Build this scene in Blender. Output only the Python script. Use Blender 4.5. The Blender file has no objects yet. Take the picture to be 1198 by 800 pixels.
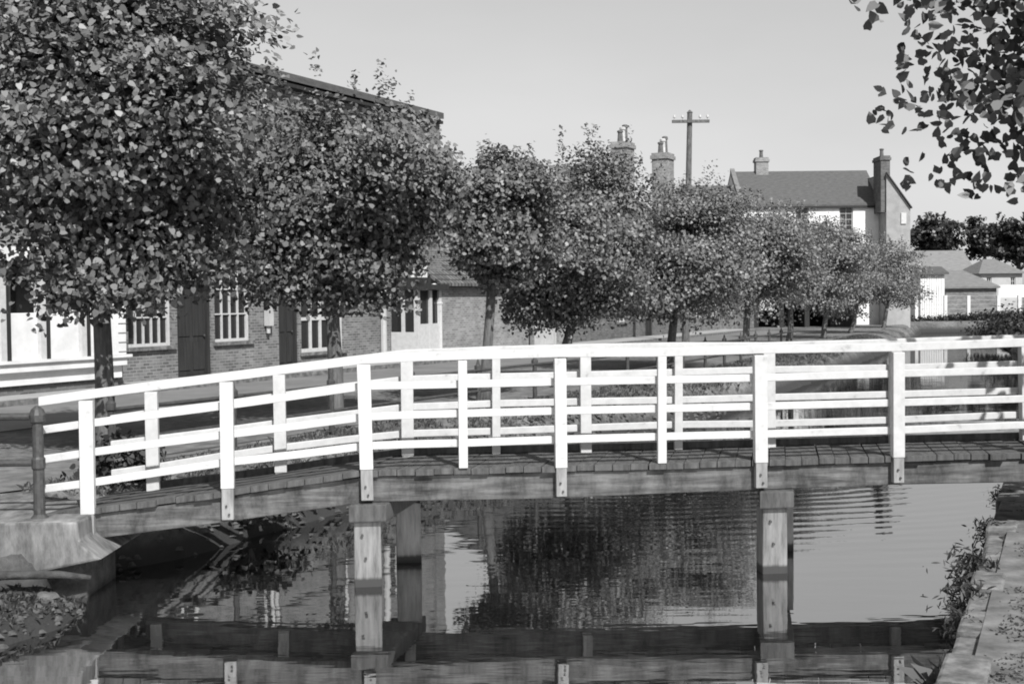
import bpy, math, random
import numpy as np
from mathutils import Vector

random.seed(7)
rng = np.random.default_rng(11)
scn = bpy.context.scene
COL = scn.collection
R = math.radians

# ------------------------------------------------------------------ camera
F = 1490.0                      # focal length in photo pixels (1198 wide)
EYE = Vector((0, 0, 2.7))
PITCH = math.atan(50 / F)
ROLL = R(0.6)
FWD = Vector((0, math.cos(PITCH), -math.sin(PITCH)))
_r = Vector((1, 0, 0)); _u = _r.cross(FWD)
UP = _u * math.cos(ROLL) + _r * math.sin(ROLL)
RIGHT = _r * math.cos(ROLL) - _u * math.sin(ROLL)
cd = bpy.data.cameras.new('camera'); cam = bpy.data.objects.new('camera', cd); COL.objects.link(cam)
from mathutils import Matrix
m = Matrix((RIGHT, UP, -FWD)).transposed().to_4x4(); m.translation = EYE
cam.matrix_world = m
cd.sensor_width = 36; cd.lens = 36 * F / 1198; cd.clip_end = 5000; cd.clip_start = .1
scn.camera = cam
scn.cycles.filter_width = 1.9

def ray(u, v): return RIGHT * ((u - 599) / F) + UP * ((400 - v) / F) + FWD
def at(u, v, Y):
    d = ray(u, v); return EYE + d * (Y / d.y)
def zat(u, v, Y): return at(u, v, Y).z
def xat(u, v, Y): return at(u, v, Y).x

# ------------------------------------------------------------------ mesh helper
class MB:
    def __init__(s): s.v = []; s.f = []; s.mi = []
    def face(s, pts, mi=0):
        b = len(s.v); s.v += [tuple(p) for p in pts]; s.f.append(list(range(b, b + len(pts)))); s.mi.append(mi); return s
    def poly(s, vs, fs, mi=0):
        b = len(s.v); s.v += [tuple(p) for p in vs]
        for f in fs: s.f.append([i + b for i in f]); s.mi.append(mi)
        return s
    def box8(s, c, mi=0):     # bottom 4 (ccw) then top 4
        return s.poly(c, [(3, 2, 1, 0), (4, 5, 6, 7), (0, 1, 5, 4), (1, 2, 6, 5), (2, 3, 7, 6), (3, 0, 4, 7)], mi)
    def box(s, x0, x1, y0, y1, z0, z1, mi=0, fr=None):
        c = [(x0, y0, z0), (x1, y0, z0), (x1, y1, z0), (x0, y1, z0), (x0, y0, z1), (x1, y0, z1), (x1, y1, z1), (x0, y1, z1)]
        if fr: c = [fr(*p) for p in c]
        return s.box8(c, mi)
    def tube(s, pts, rad, n=8, mi=0, caps=True):
        pts = [Vector(p) for p in pts]
        rads = rad if isinstance(rad, (list, tuple)) else [rad] * len(pts)
        rings = []
        for i, p in enumerate(pts):
            t = (pts[min(i + 1, len(pts) - 1)] - pts[max(i - 1, 0)]).normalized()
            a = Vector((0, 0, 1)) if abs(t.z) < .9 else Vector((1, 0, 0))
            x = t.cross(a).normalized(); y = t.cross(x)
            rings.append([p + (x * math.cos(2 * math.pi * k / n) + y * math.sin(2 * math.pi * k / n)) * rads[i] for k in range(n)])
        b = len(s.v)
        for r in rings: s.v += [tuple(q) for q in r]
        for i in range(len(pts) - 1):
            for k in range(n):
                s.f.append([b + i * n + k, b + i * n + (k + 1) % n, b + (i + 1) * n + (k + 1) % n, b + (i + 1) * n + k]); s.mi.append(mi)
        if caps:
            s.f.append([b + k for k in range(n)][::-1]); s.mi.append(mi)
            s.f.append([b + (len(pts) - 1) * n + k for k in range(n)]); s.mi.append(mi)
        return s
    def lathe(s, c, prof, n=14, mi=0):
        c = Vector(c); b = len(s.v)
        for r, z in prof:
            for k in range(n):
                a = 2 * math.pi * k / n; s.v.append((c.x + r * math.cos(a), c.y + r * math.sin(a), c.z + z))
        for i in range(len(prof) - 1):
            for k in range(n):
                s.f.append([b + i * n + k, b + i * n + (k + 1) % n, b + (i + 1) * n + (k + 1) % n, b + (i + 1) * n + k]); s.mi.append(mi)
        s.f.append([b + k for k in range(n)][::-1]); s.mi.append(mi)
        s.f.append([b + (len(prof) - 1) * n + k for k in range(n)]); s.mi.append(mi)
        return s
    def build(s, name, mats, parent=None, origin=None, uv=True, bevel=0, smooth=False):
        if not isinstance(mats, (list, tuple)): mats = [mats]
        me = bpy.data.meshes.new(name)
        wl = wloc(parent) if parent else Vector((0, 0, 0))
        o0 = Vector(origin) if origin is not None else wl
        me.from_pydata([tuple(Vector(p) - o0) for p in s.v], [], s.f)
        for mt in mats: me.materials.append(mt)
        if len(mats) > 1: me.polygons.foreach_set('material_index', s.mi)
        if uv:
            l = me.uv_layers.new(name='UVMap')
            for p in me.polygons:
                n = p.normal
                t = Vector((0, 0, 1)).cross(n)
                t = t.normalized() if t.length > .05 else Vector((1, 0, 0))
                b = n.cross(t)
                for li in p.loop_indices:
                    co = me.vertices[me.loops[li].vertex_index].co + o0
                    l.data[li].uv = (co.dot(t), co.dot(b))
        if smooth: me.polygons.foreach_set('use_smooth', [True] * len(me.polygons))
        me.update()
        o = bpy.data.objects.new(name, me); COL.objects.link(o)
        if parent: o.parent = parent; o.location = o0 - wl
        else: o.location = o0
        if bevel:
            b = o.modifiers.new('bevel', 'BEVEL'); b.width = bevel; b.segments = 2; b.limit_method = 'ANGLE'
        return o

def wloc(o):
    v = Vector(o.location)
    while o.parent: o = o.parent; v += o.location
    return v
def thing(name, label, cat, loc, group=None):
    o = bpy.data.objects.new(name, None); COL.objects.link(o); o.location = loc; o.empty_display_size = .3
    return tag(o, label, cat, group)
def tag(o, label, cat, group=None, kind=None):
    if label: o['label'] = label
    if cat: o['category'] = cat
    if group: o['group'] = group
    if kind: o['kind'] = kind
    return o
def structure(o): o['kind'] = 'structure'; return o

# ------------------------------------------------------------------ materials
def new_mat(name):
    mt = bpy.data.materials.new(name); mt.use_nodes = True
    nt = mt.node_tree; b = nt.nodes['Principled BSDF']; return mt, nt, b
def node(nt, typ, **kw):
    n = nt.nodes.new(typ)
    for k, v in kw.items():
        if k in n.inputs: n.inputs[k].default_value = v
        else: setattr(n, k, v)
    return n
def ramp(nt, stops):
    r = nt.nodes.new('ShaderNodeValToRGB')
    e = r.color_ramp.elements
    while len(e) < len(stops): e.new(.5)
    for k, (p, c) in enumerate(stops): e[k].position = p; e[k].color = (c, c, c, 1)
    return r
def coords(nt, scale, uv=True):
    tc = nt.nodes.new('ShaderNodeTexCoord'); mp = nt.nodes.new('ShaderNodeMapping')
    mp.inputs['Scale'].default_value = scale
    nt.links.new(tc.outputs['UV' if uv else 'Object'], mp.inputs['Vector']); return mp
def worn(name, lo, hi, scale=(1, 1, 1), nscale=4, rough=.8, bump=.3, uv=True, stops=None, spec=.3, detail=8, dist=.02):
    mt, nt, b = new_mat(name); L = nt.links
    mp = coords(nt, scale, uv)
    n = node(nt, 'ShaderNodeTexNoise', Scale=nscale, Detail=detail, Roughness=.65)
    L.new(mp.outputs[0], n.inputs['Vector'])
    r = ramp(nt, stops or [(.3, lo), (.7, hi)])
    L.new(n.outputs['Fac'], r.inputs['Fac']); L.new(r.outputs['Color'], b.inputs['Base Color'])
    b.inputs['Roughness'].default_value = rough; b.inputs['Specular IOR Level'].default_value = spec
    if bump:
        bp = node(nt, 'ShaderNodeBump', Strength=bump, Distance=dist)
        L.new(n.outputs['Fac'], bp.inputs['Height']); L.new(bp.outputs[0], b.inputs['Normal'])
    return mt
M = {}
M['white'] = worn('white_paint', .6, .82, (3, 3, 1), 2.5, .6, .12, stops=[(.24, .2), (.38, .4), (.6, .46), (.85, .5)], dist=.004)
M['white_wall'] = worn('whitewash', .5, .68, (1, 1, 1), 1.5, .8, .2)
def beam_mat():
    mt = worn('weathered_beam', 0, 0, (.8, 9, 1), 2.2, .85, .45, stops=[(.3, .035), (.47, .09), (.75, .17)], dist=.01)
    nt = mt.node_tree; L = nt.links; b = nt.nodes['Principled BSDF']; src = b.inputs['Base Color'].links[0].from_socket
    mp = coords(nt, (1.5, .7, 1)); n = node(nt, 'ShaderNodeTexNoise', Scale=2.2, Detail=12, Roughness=.72); L.new(mp.outputs[0], n.inputs['Vector'])
    r = ramp(nt, [(.36, .3), (.52, .85), (.7, 1.25)]); L.new(n.outputs['Fac'], r.inputs['Fac'])
    mx = node(nt, 'ShaderNodeMix', data_type='RGBA', blend_type='MULTIPLY'); mx.inputs['Factor'].default_value = 1
    L.new(src, mx.inputs[6]); L.new(r.outputs['Color'], mx.inputs[7]); L.new(mx.outputs[2], b.inputs['Base Color'])
    return mt
M['beam'] = beam_mat()
M['deck'] = worn('deck_wood', .03, .1, (6, 1.2, 1), 2.5, .9, .5, dist=.01)
M['stub'] = worn('bare_post_wood', .13, .28, (6, 1.2, 1), 2.5, .85, .3, dist=.006)
M['iron'] = worn('dark_iron', .025, .07, (1, 1, 1), 12, .55, .2, dist=.003)
M['concrete'] = worn('stained_concrete', .14, .42, (2.2, .8, 1), 2.6, .95, .7, detail=14, stops=[(.32, .03), (.48, .12), (.72, .25)])
M['coping'] = worn('stone_coping', .1, .32, (1, 1, 1), 5, .95, .9, stops=[(.3, .04), (.5, .12), (.72, .24)])
M['slate'] = worn('slate', .05, .1, (1, 3, 1), 3, .7, .3)
M['slate_pale'] = worn('pale_tiles', .12, .2, (1, 3, 1), 2, .8, .3)
M['tile_grey'] = worn('mid_tiles', .1, .18, (1, 3, 1), 2, .8, .3)
M['black'] = worn('tarred_boards', .012, .035, (8, .4, 1), 2, .8, .3)
M['pot'] = worn('clay_pot', .3, .5, (1, 1, 1), 4, .8, 0)
M['pale'] = worn('pale_render', .3, .42, (1, 1, 1), 1.5, .85, .2)
M['bark'] = worn('bark', .05, .15, (8, 1.5, 1), 2, .95, .9, dist=.03)
M['farleaf'] = worn('far_leaf', .03, .06, (1, 1, 1), 2, .7, 0, uv=False)
M['rubble'] = worn('rubble_stone', .04, .14, (1, 1, 1), 5, .95, .5, uv=False)
M['log'] = worn('rotten_wood', .02, .08, (1, 1, 1), 6, .95, .9, uv=False, dist=.05)
M['asphalt'] = worn('asphalt', .1, .17, (1, 1, 1), .7, .9, .1, uv=False)
M['paving'] = worn('paving', .2, .32, (1, 1, 1), 1.2, .9, .1, uv=False)
M['post_pale'] = worn('concrete_post', .45, .6, (1, 1, 1), 3, .9, 0)

def brick_mat(name, c1, c2, mortar, bw=.225, bh=.075, off=.5, stain=.6, mort=.012):
    mt, nt, b = new_mat(name); L = nt.links
    mp = coords(nt, (1, 1, 1))
    bt = nt.nodes.new('ShaderNodeTexBrick'); bt.offset = off
    bt.inputs['Scale'].default_value = 1; bt.inputs['Brick Width'].default_value = bw; bt.inputs['Row Height'].default_value = bh
    bt.inputs['Mortar Size'].default_value = mort; bt.inputs['Color1'].default_value = (c1, c1, c1, 1)
    bt.inputs['Color2'].default_value = (c2, c2, c2, 1); bt.inputs['Mortar'].default_value = (mortar, mortar, mortar, 1)
    L.new(mp.outputs[0], bt.inputs['Vector'])
    n = node(nt, 'ShaderNodeTexNoise', Scale=1.3, Detail=8, Roughness=.7); L.new(mp.outputs[0], n.inputs['Vector'])
    r = ramp(nt, [(.3, stain), (.7, 1.15)]); L.new(n.outputs['Fac'], r.inputs['Fac'])
    mx = node(nt, 'ShaderNodeMix', data_type='RGBA', blend_type='MULTIPLY'); mx.inputs['Factor'].default_value = 1
    L.new(bt.outputs['Color'], mx.inputs[6]); L.new(r.outputs['Color'], mx.inputs[7]); L.new(mx.outputs[2], b.inputs['Base Color'])
    b.inputs['Roughness'].default_value = .9; b.inputs['Specular IOR Level'].default_value = .2
    bp = node(nt, 'ShaderNodeBump', Strength=.5, Distance=.01); L.new(bt.outputs['Fac'], bp.inputs['Height']); bp.invert = True
    L.new(bp.outputs[0], b.inputs['Normal'])
    return mt
M['brick'] = brick_mat('brick', .09, .2, .22)
M['brick_dark'] = brick_mat('brick_dark', .07, .14, .15)
M['brick_pale'] = brick_mat('brick_pale', .15, .27, .28)
M['pantile'] = brick_mat('pantile', .08, .15, .03, .24, .3, 0, .6, .03)

def glass_mat():
    mt, nt, b = new_mat('window_glass')
    b.inputs['Base Color'].default_value = (.02, .02, .02, 1); b.inputs['Roughness'].default_value = .08
    return mt
M['glass'] = glass_mat()
def globe_mat():
    mt, nt, b = new_mat('opal_globe'); b.inputs['Base Color'].default_value = (.8, .8, .8, 1); b.inputs['Roughness'].default_value = .25
    return mt
M['globe'] = globe_mat()

def leaf_mat(name, lo, hi, transl=.3, rough=.42):
    mt, nt, b = new_mat(name); L = nt.links
    g = nt.nodes.new('ShaderNodeNewGeometry'); r = ramp(nt, [(0, lo), (.8, (lo + hi) / 2), (1, hi)])
    L.new(g.outputs['Random Per Island'], r.inputs['Fac']); L.new(r.outputs['Color'], b.inputs['Base Color'])
    b.inputs['Roughness'].default_value = rough; b.inputs['Specular IOR Level'].default_value = .45
    t = nt.nodes.new('ShaderNodeBsdfTranslucent'); L.new(r.outputs['Color'], t.inputs['Color'])
    mx = nt.nodes.new('ShaderNodeMixShader'); mx.inputs[0].default_value = transl
    L.new(b.outputs[0], mx.inputs[1]); L.new(t.outputs[0], mx.inputs[2])
    L.new(mx.outputs[0], nt.nodes['Material Output'].inputs['Surface'])
    return mt
M['leaf'] = leaf_mat('lime_leaf', .045, .22, .13, .52)
M['leaf_far'] = leaf_mat('dark_tree_leaf', .02, .05)
M['grass'] = leaf_mat('grass_blade', .05, .2, .3, .6)
M['weed'] = leaf_mat('weed_leaf', .02, .06, .2, .6)

def pile_mat():
    mt, nt, b = new_mat('pile_wood'); L = nt.links
    tc = nt.nodes.new('ShaderNodeTexCoord')
    mp = node(nt, 'ShaderNodeMapping'); mp.inputs['Scale'].default_value = (7, 7, 1); L.new(tc.outputs['Object'], mp.inputs['Vector'])
    n = node(nt, 'ShaderNodeTexNoise', Scale=2.5, Detail=8, Roughness=.65); L.new(mp.outputs[0], n.inputs['Vector'])
    r = ramp(nt, [(.25, .04), (.45, .13), (.8, .25)]); L.new(n.outputs['Fac'], r.inputs['Fac'])
    g = nt.nodes.new('ShaderNodeNewGeometry'); sx = nt.nodes.new('ShaderNodeSeparateXYZ'); L.new(g.outputs['Position'], sx.inputs[0])
    ad = node(nt, 'ShaderNodeMath', operation='MULTIPLY_ADD'); L.new(n.outputs['Fac'], ad.inputs[0]); ad.inputs[1].default_value = .05; L.new(sx.outputs['Z'], ad.inputs[2])
    mr = node(nt, 'ShaderNodeMapRange'); L.new(ad.outputs[0], mr.inputs['Value'])
    mr.inputs['From Min'].default_value = .09; mr.inputs['From Max'].default_value = .12
    mx = node(nt, 'ShaderNodeMix', data_type='RGBA'); L.new(mr.outputs[0], mx.inputs['Factor'])
    mx.inputs[6].default_value = (.03, .03, .03, 1); L.new(r.outputs['Color'], mx.inputs[7]); L.new(mx.outputs[2], b.inputs['Base Color'])
    b.inputs['Roughness'].default_value = .85
    bp = node(nt, 'ShaderNodeBump', Strength=.3, Distance=.01); L.new(n.outputs['Fac'], bp.inputs['Height']); L.new(bp.outputs[0], b.inputs['Normal'])
    return mt
M['pile'] = pile_mat()

def ground_mat():
    mt, nt, b = new_mat('earth_and_grass'); L = nt.links
    tc = nt.nodes.new('ShaderNodeTexCoord')
    a = node(nt, 'ShaderNodeTexNoise', Scale=.45, Detail=6, Roughness=.6); L.new(tc.outputs['Object'], a.inputs['Vector'])
    c = node(nt, 'ShaderNodeTexNoise', Scale=7, Detail=10, Roughness=.75); L.new(tc.outputs['Object'], c.inputs['Vector'])
    r1 = ramp(nt, [(.35, .07), (.65, .17)]); r2 = ramp(nt, [(.35, .45), (.7, 1.5)])
    L.new(a.outputs['Fac'], r1.inputs['Fac']); L.new(c.outputs['Fac'], r2.inputs['Fac'])
    mx = node(nt, 'ShaderNodeMix', data_type='RGBA', blend_type='MULTIPLY'); mx.inputs['Factor'].default_value = 1
    L.new(r1.outputs['Color'], mx.inputs[6]); L.new(r2.outputs['Color'], mx.inputs[7])
    # waterlogged mud low on the bank
    g = nt.nodes.new('ShaderNodeNewGeometry'); sx = nt.nodes.new('ShaderNodeSeparateXYZ'); L.new(g.outputs['Position'], sx.inputs[0])
    mr = node(nt, 'ShaderNodeMapRange'); L.new(sx.outputs['Z'], mr.inputs['Value']); mr.inputs['From Min'].default_value = .15; mr.inputs['From Max'].default_value = .42
    m2 = node(nt, 'ShaderNodeMix', data_type='RGBA'); L.new(mr.outputs[0], m2.inputs['Factor']); m2.inputs[6].default_value = (.035, .035, .035, 1)
    L.new(mx.outputs[2], m2.inputs[7]); L.new(m2.outputs[2], b.inputs['Base Color'])
    b.inputs['Roughness'].default_value = .95; b.inputs['Specular IOR Level'].default_value = .2
    bp = node(nt, 'ShaderNodeBump', Strength=.8, Distance=.05); L.new(c.outputs['Fac'], bp.inputs['Height']); L.new(bp.outputs[0], b.inputs['Normal'])
    return mt
M['ground'] = ground_mat()

def water_mat():
    mt, nt, b = new_mat('canal_water'); L = nt.links
    tc = nt.nodes.new('ShaderNodeTexCoord')
    mp = node(nt, 'ShaderNodeMapping'); mp.inputs['Scale'].default_value = (.55, 1.6, 1); L.new(tc.outputs['Object'], mp.inputs['Vector'])
    n = node(nt, 'ShaderNodeTexNoise', Scale=1.6, Detail=3, Roughness=.5); L.new(mp.outputs[0], n.inputs['Vector'])
    # a fan of ripples spreading from one place beyond the bridge
    w = nt.nodes.new('ShaderNodeTexWave'); w.wave_type = 'RINGS'; w.rings_direction = 'SPHERICAL'
    w.inputs['Scale'].default_value = .9; w.inputs['Distortion'].default_value = 2.6; w.inputs['Detail'].default_value = 1; w.inputs['Detail Scale'].default_value = .8
    m3 = node(nt, 'ShaderNodeMapping'); m3.inputs['Location'].default_value = (-1.5, -26, 0); L.new(tc.outputs['Object'], m3.inputs['Vector']); L.new(m3.outputs[0], w.inputs['Vector'])
    d = nt.nodes.new('ShaderNodeVectorMath'); d.operation = 'DISTANCE'; L.new(tc.outputs['Object'], d.inputs[0]); d.inputs[1].default_value = (3.4, 16.5, 0)
    mr = node(nt, 'ShaderNodeMapRange'); L.new(d.outputs['Value'], mr.inputs['Value']); mr.inputs['From Min'].default_value = 1.2; mr.inputs['From Max'].default_value = 4.2; mr.inputs['To Min'].default_value = .3; mr.inputs['To Max'].default_value = 0
    ml = node(nt, 'ShaderNodeMath', operation='MULTIPLY'); L.new(w.outputs['Fac'], ml.inputs[0]); L.new(mr.outputs[0], ml.inputs[1])
    ad = node(nt, 'ShaderNodeMath', operation='MULTIPLY_ADD'); L.new(n.outputs['Fac'], ad.inputs[0]); ad.inputs[1].default_value = .55; L.new(ml.outputs[0], ad.inputs[2])
    bp = node(nt, 'ShaderNodeBump', Strength=1, Distance=.006); L.new(ad.outputs[0], bp.inputs['Height'])
    L.new(bp.outputs[0], b.inputs['Normal'])
    b.inputs['Base Color'].default_value = (.008, .008, .008, 1); b.inputs['Roughness'].default_value = .02; b.inputs['IOR'].default_value = 7
    return mt
M['water'] = water_mat()

# ------------------------------------------------------------------ canal, ground
LE = np.array([(-60, -22), (0, -13), (6, -8), (8.6, -5.0), (9.9, -4.0), (10.6, -3.75), (11.2, -3.75), (11.5, -4.7), (12.3, -4.7), (12.9, -3.9), (13.4, -3.5), (14.7, -2.9), (20, -.4), (24, 1.9), (28, 4.1), (34, 6.9), (42, 10.3), (50, 13.5), (58, 16.8), (66, 20), (76, 24), (92, 29.5), (200, 60)], float)
RE = np.array([(-60, -28), (7.96, 2.68), (19.2, 7.6), (42, 18), (58, 23), (72, 27), (92, 34), (200, 70)], float)
END = 92.0
def xl(y): return np.interp(y, LE[:, 0], LE[:, 1])
def xr(y): return np.interp(y, RE[:, 0], RE[:, 1])
def vnoise(x, y, s, seed=0):
    g = np.random.default_rng(seed).random((64, 64)); x = x / s; y = y / s
    i = np.floor(x).astype(int); j = np.floor(y).astype(int); fx = x - i; fy = y - j
    fx = fx * fx * (3 - 2 * fx); fy = fy * fy * (3 - 2 * fy)
    a = g[i % 64, j % 64]; b = g[(i + 1) % 64, j % 64]; c = g[i % 64, (j + 1) % 64]; d = g[(i + 1) % 64, (j + 1) % 64]
    return (a * (1 - fx) + b * fx) * (1 - fy) + (c * (1 - fx) + d * fx) * fy
LZ, RZ = .75, .33
def height(x, y):
    x = np.asarray(x, float); y = np.asarray(y, float)
    dl = (xl(y) - x) * .88; dr = (x - xr(y)) * .91; de = y - END
    nz = (vnoise(x, y, .55, 1) - .5) * .2 + (vnoise(x, y, .22, 2) - .5) * .16 + (vnoise(x, y, .11, 3) - .5) * .1
    left = np.interp(dl, [-1.2, -.1, .08, .25, .6, 1.2], [-.9, -.22, .2, .55, .7, LZ])
    left = left + nz * np.interp(dl, [-.2, .1, 1.0, 1.5], [0, 1, .8, 0])
    low = np.interp(dl, [-1.2, -.1, .1, .55, 3], [-.9, -.2, .07, .2, .27]) + nz * .55 * np.interp(dl, [-.2, .15, 9], [0, 1, 1])
    left = np.where(y < 11.25, np.minimum(left, low), left)
    right = np.interp(dr, [-.2, -.1, .1, 2, 60], [-.9, -.85, RZ, RZ, .5]) + nz * 0
    end = np.interp(de, [-1.5, 0, 1.0, 1.6], [-.9, -.1, .6, LZ]) + nz * np.interp(de, [-.2, .1, 1.6, 2], [0, .6, .5, 0])
    z = np.where(dl > -1.2, left, np.where(dr > -.2, right, -.9))
    z = np.where(de > -1.5, np.maximum(z, end), z)
    return z
def axis(segs):
    out = []
    for a, b, st in segs: out += list(np.arange(a, b, st))
    return np.array(out)
gx = axis([(-900, -200, 175), (-200, -40, 40), (-40, -13, 3), (-13, -7, .25), (-7, -1, .09), (-1, 8, .25), (8, 36, .8), (36, 80, 5), (80, 200, 30), (200, 1101, 180)])
gy = axis([(-60, 4, 4), (4, 8.6, .25), (8.6, 18, .1), (18, 36, .25), (36, 96, .8), (96, 140, 6), (140, 300, 40), (300, 1600, 250)])
X, Y = np.meshgrid(gx, gy)
Z = height(X, Y)
nx, ny = len(gx), len(gy)
idx = np.arange(nx * ny).reshape(ny, nx)
fs = np.stack([idx[:-1, :-1], idx[:-1, 1:], idx[1:, 1:], idx[1:, :-1]], -1).reshape(-1, 4)
me = bpy.data.meshes.new('ground'); me.from_pydata(np.stack([X, Y, Z], -1).reshape(-1, 3).tolist(), [], fs.tolist())
me.materials.append(M['ground']); me.polygons.foreach_set('use_smooth', [True] * len(me.polygons))
go = bpy.data.objects.new('ground', me); COL.objects.link(go); structure(go)

w = MB(); w.face([(-40, -60, 0), (60, -60, 0), (60, 93.5, 0), (-40, 93.5, 0)])
structure(w.build('water', M['water'], uv=False))

# tree line, street line
TL = np.array([(14.7, -6.2), (16.5, -5.2), (20, -2.85), (24, -.6), (28, 1.7), (34, 4.3), (42, 7.7), (50, 10.9), (58, 14.2), (66, 17.4), (76, 22)], float)
def tl(y): return np.interp(y, TL[:, 0], TL[:, 1])
P0 = Vector((-7.9, 32, 0)); FD = Vector((.44, .898, 0)).normalized(); FN = Vector((FD.y, -FD.x, 0))
def FR(s, n, z): return P0 + FD * s + FN * n + Vector((0, 0, z))
def s_of(u): return (23.58 / (.49 - (u - 599) / F) - 32) / .898

def strip(name, mat, pa, pb, z, th=None):
    b = MB()
    for i in range(len(pa) - 1):
        q = [(*pa[i], z), (*pb[i], z), (*pb[i + 1], z), (*pa[i + 1], z)]
        if th: b.box8([(p[0], p[1], z - th) for p in q] + q)
        else: b.face(q)
    return structure(b.build(name, mat))
ss = list(np.linspace(-24, 46, 15))
def fxy(s, n): p = FR(s, n, 0); return (p.x, p.y)
strip('road', M['asphalt'], [fxy(s, 1.95) for s in ss], [fxy(s, 5.6) for s in ss], LZ + .012)
strip('pavement', M['paving'], [fxy(s, -.3) for s in ss], [fxy(s, 1.8) for s in ss], LZ + .11, .3)
strip('kerb', M['coping'], [fxy(s, 1.803) for s in ss], [fxy(s, 1.947) for s in ss], LZ + .12, .3)

M['gravel'] = worn('gravel', .12, .34, (1, 1, 1), 3.5, .95, .6, uv=False, stops=[(.3, .06), (.5, .12), (.72, .2)], detail=12)
yy = list(np.arange(-8, 60, 1.0))
strip('path', M['gravel'], [(float(xr(y)) + .2, y) for y in yy], [(float(xr(y)) + 5, y) for y in yy], RZ + .022)
yy = list(np.arange(11.6, 80, 1.0))
strip('towpath', M['gravel'], [(float(xl(y)) - 3.6, y) for y in yy], [(float(xl(y)) - 1.5, y) for y in yy], LZ + .008)

# ------------------------------------------------------------------ footbridge
def NY(x): return 12 + .1 * (x + 1.38)           # vertical plane of the near railing
def onplane(u, v):
    d = ray(u, v)
    t = (12 + .1 * 1.38) / (d.y - .1 * d.x); return EYE + d * t
DX = Vector((1, .1, 0)).normalized(); DYn = Vector((-.1, 1, 0)).normalized()
OFF = Vector((.30, 1.08, 0))                      # near railing -> far railing
def prof(pts):
    q = [onplane(u, v) for u, v in pts]
    return np.array([p.x for p in q]), np.array([p.z for p in q])
EXT = [1400]
def curve(pts):
    sl = (pts[-1][1] - pts[-2][1]) / (pts[-1][0] - pts[-2][0])
    pts = pts + [(1400, pts[-1][1] + min(.02, max(-.03, sl)) * 200)]
    xs, zs = prof(pts); return lambda x: float(np.interp(x, xs, zs))
RAILS = [curve([(46, 469.5), (260, 441), (425, 420), (520, 416), (650, 413), (1000, 407.5), (1190, 401)]),
         curve([(48, 503), (260, 475), (425, 452), (520, 449), (650, 447), (800, 443.5), (1000, 438), (1190, 433)]),
         curve([(48, 537), (260, 509), (425, 488), (520, 484), (650, 481), (780, 478.5), (1000, 472), (1190, 467)]),
         curve([(48, 573), (260, 541), (425, 522), (520, 518.5), (650, 515), (780, 511), (1000, 505.5), (1190, 498)])]
DECK = curve([(40, 602), (110, 593), (260, 574), (300, 567), (422, 550), (470, 548.5), (636, 544.5), (780, 541), (966, 535), (1198, 529)])
BOT = curve([(90, 633), (300, 606), (418, 588), (470, 586), (655, 583), (780, 577), (967, 570), (1048, 567), (1198, 564)])
def bx_(u, v=540): return onplane(u, v).x
br = thing('footbridge', 'low wooden footbridge with white post and rail sides across the canal', 'bridge', (bx_(599), NY(bx_(599)), 0))
def P(x, n, z, off=None):
    p = Vector((x, NY(x), z)) + DYn * n
    if off is not None: p = p + off
    return p
def beam(b, xs, zt, zb, n0, n1, off=None, mi=0):
    """continuous bar following zt/zb over stations xs"""
    base = len(b.v); k = len(xs)
    for x in xs:
        for n, z in ((n0, zb(x)), (n1, zb(x)), (n1, zt(x)), (n0, zt(x))): b.v.append(tuple(P(x, n, z, off)))
    for i in range(k - 1):
        for j in range(4):
            b.f.append([base + i * 4 + j, base + i * 4 + (j + 1) % 4, base + i * 4 + 4 + (j + 1) % 4, base + i * 4 + 4 + j][::-1]); b.mi.append(mi)
    b.f.append([base + j for j in range(4)]); b.mi.append(mi)
    b.f.append([base + (k - 1) * 4 + j for j in range(4)][::-1]); b.mi.append(mi)
POSTS = [(103, 455, 600, 15, True), (266, 436, 570, 14.5, True), (428, 416, 548, 15, True), (541, 414, 538, 10.5, False), (655, 411, 546, 13.5, True),
         (773, 410, 533, 10.5, False), (888, 408, 540, 15, True), (1048, 404, 534, 14, True), (1214, 400, 530, 14, True), (1330, 397, 525, 14, True)]
XL = bx_(48); XR = bx_(1400)
knots = sorted([XL] + [bx_(u) for u in (103, 185, 266, 350, 428, 480, 541, 655, 773, 888, 1048, 1190)] + [XR])
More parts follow.
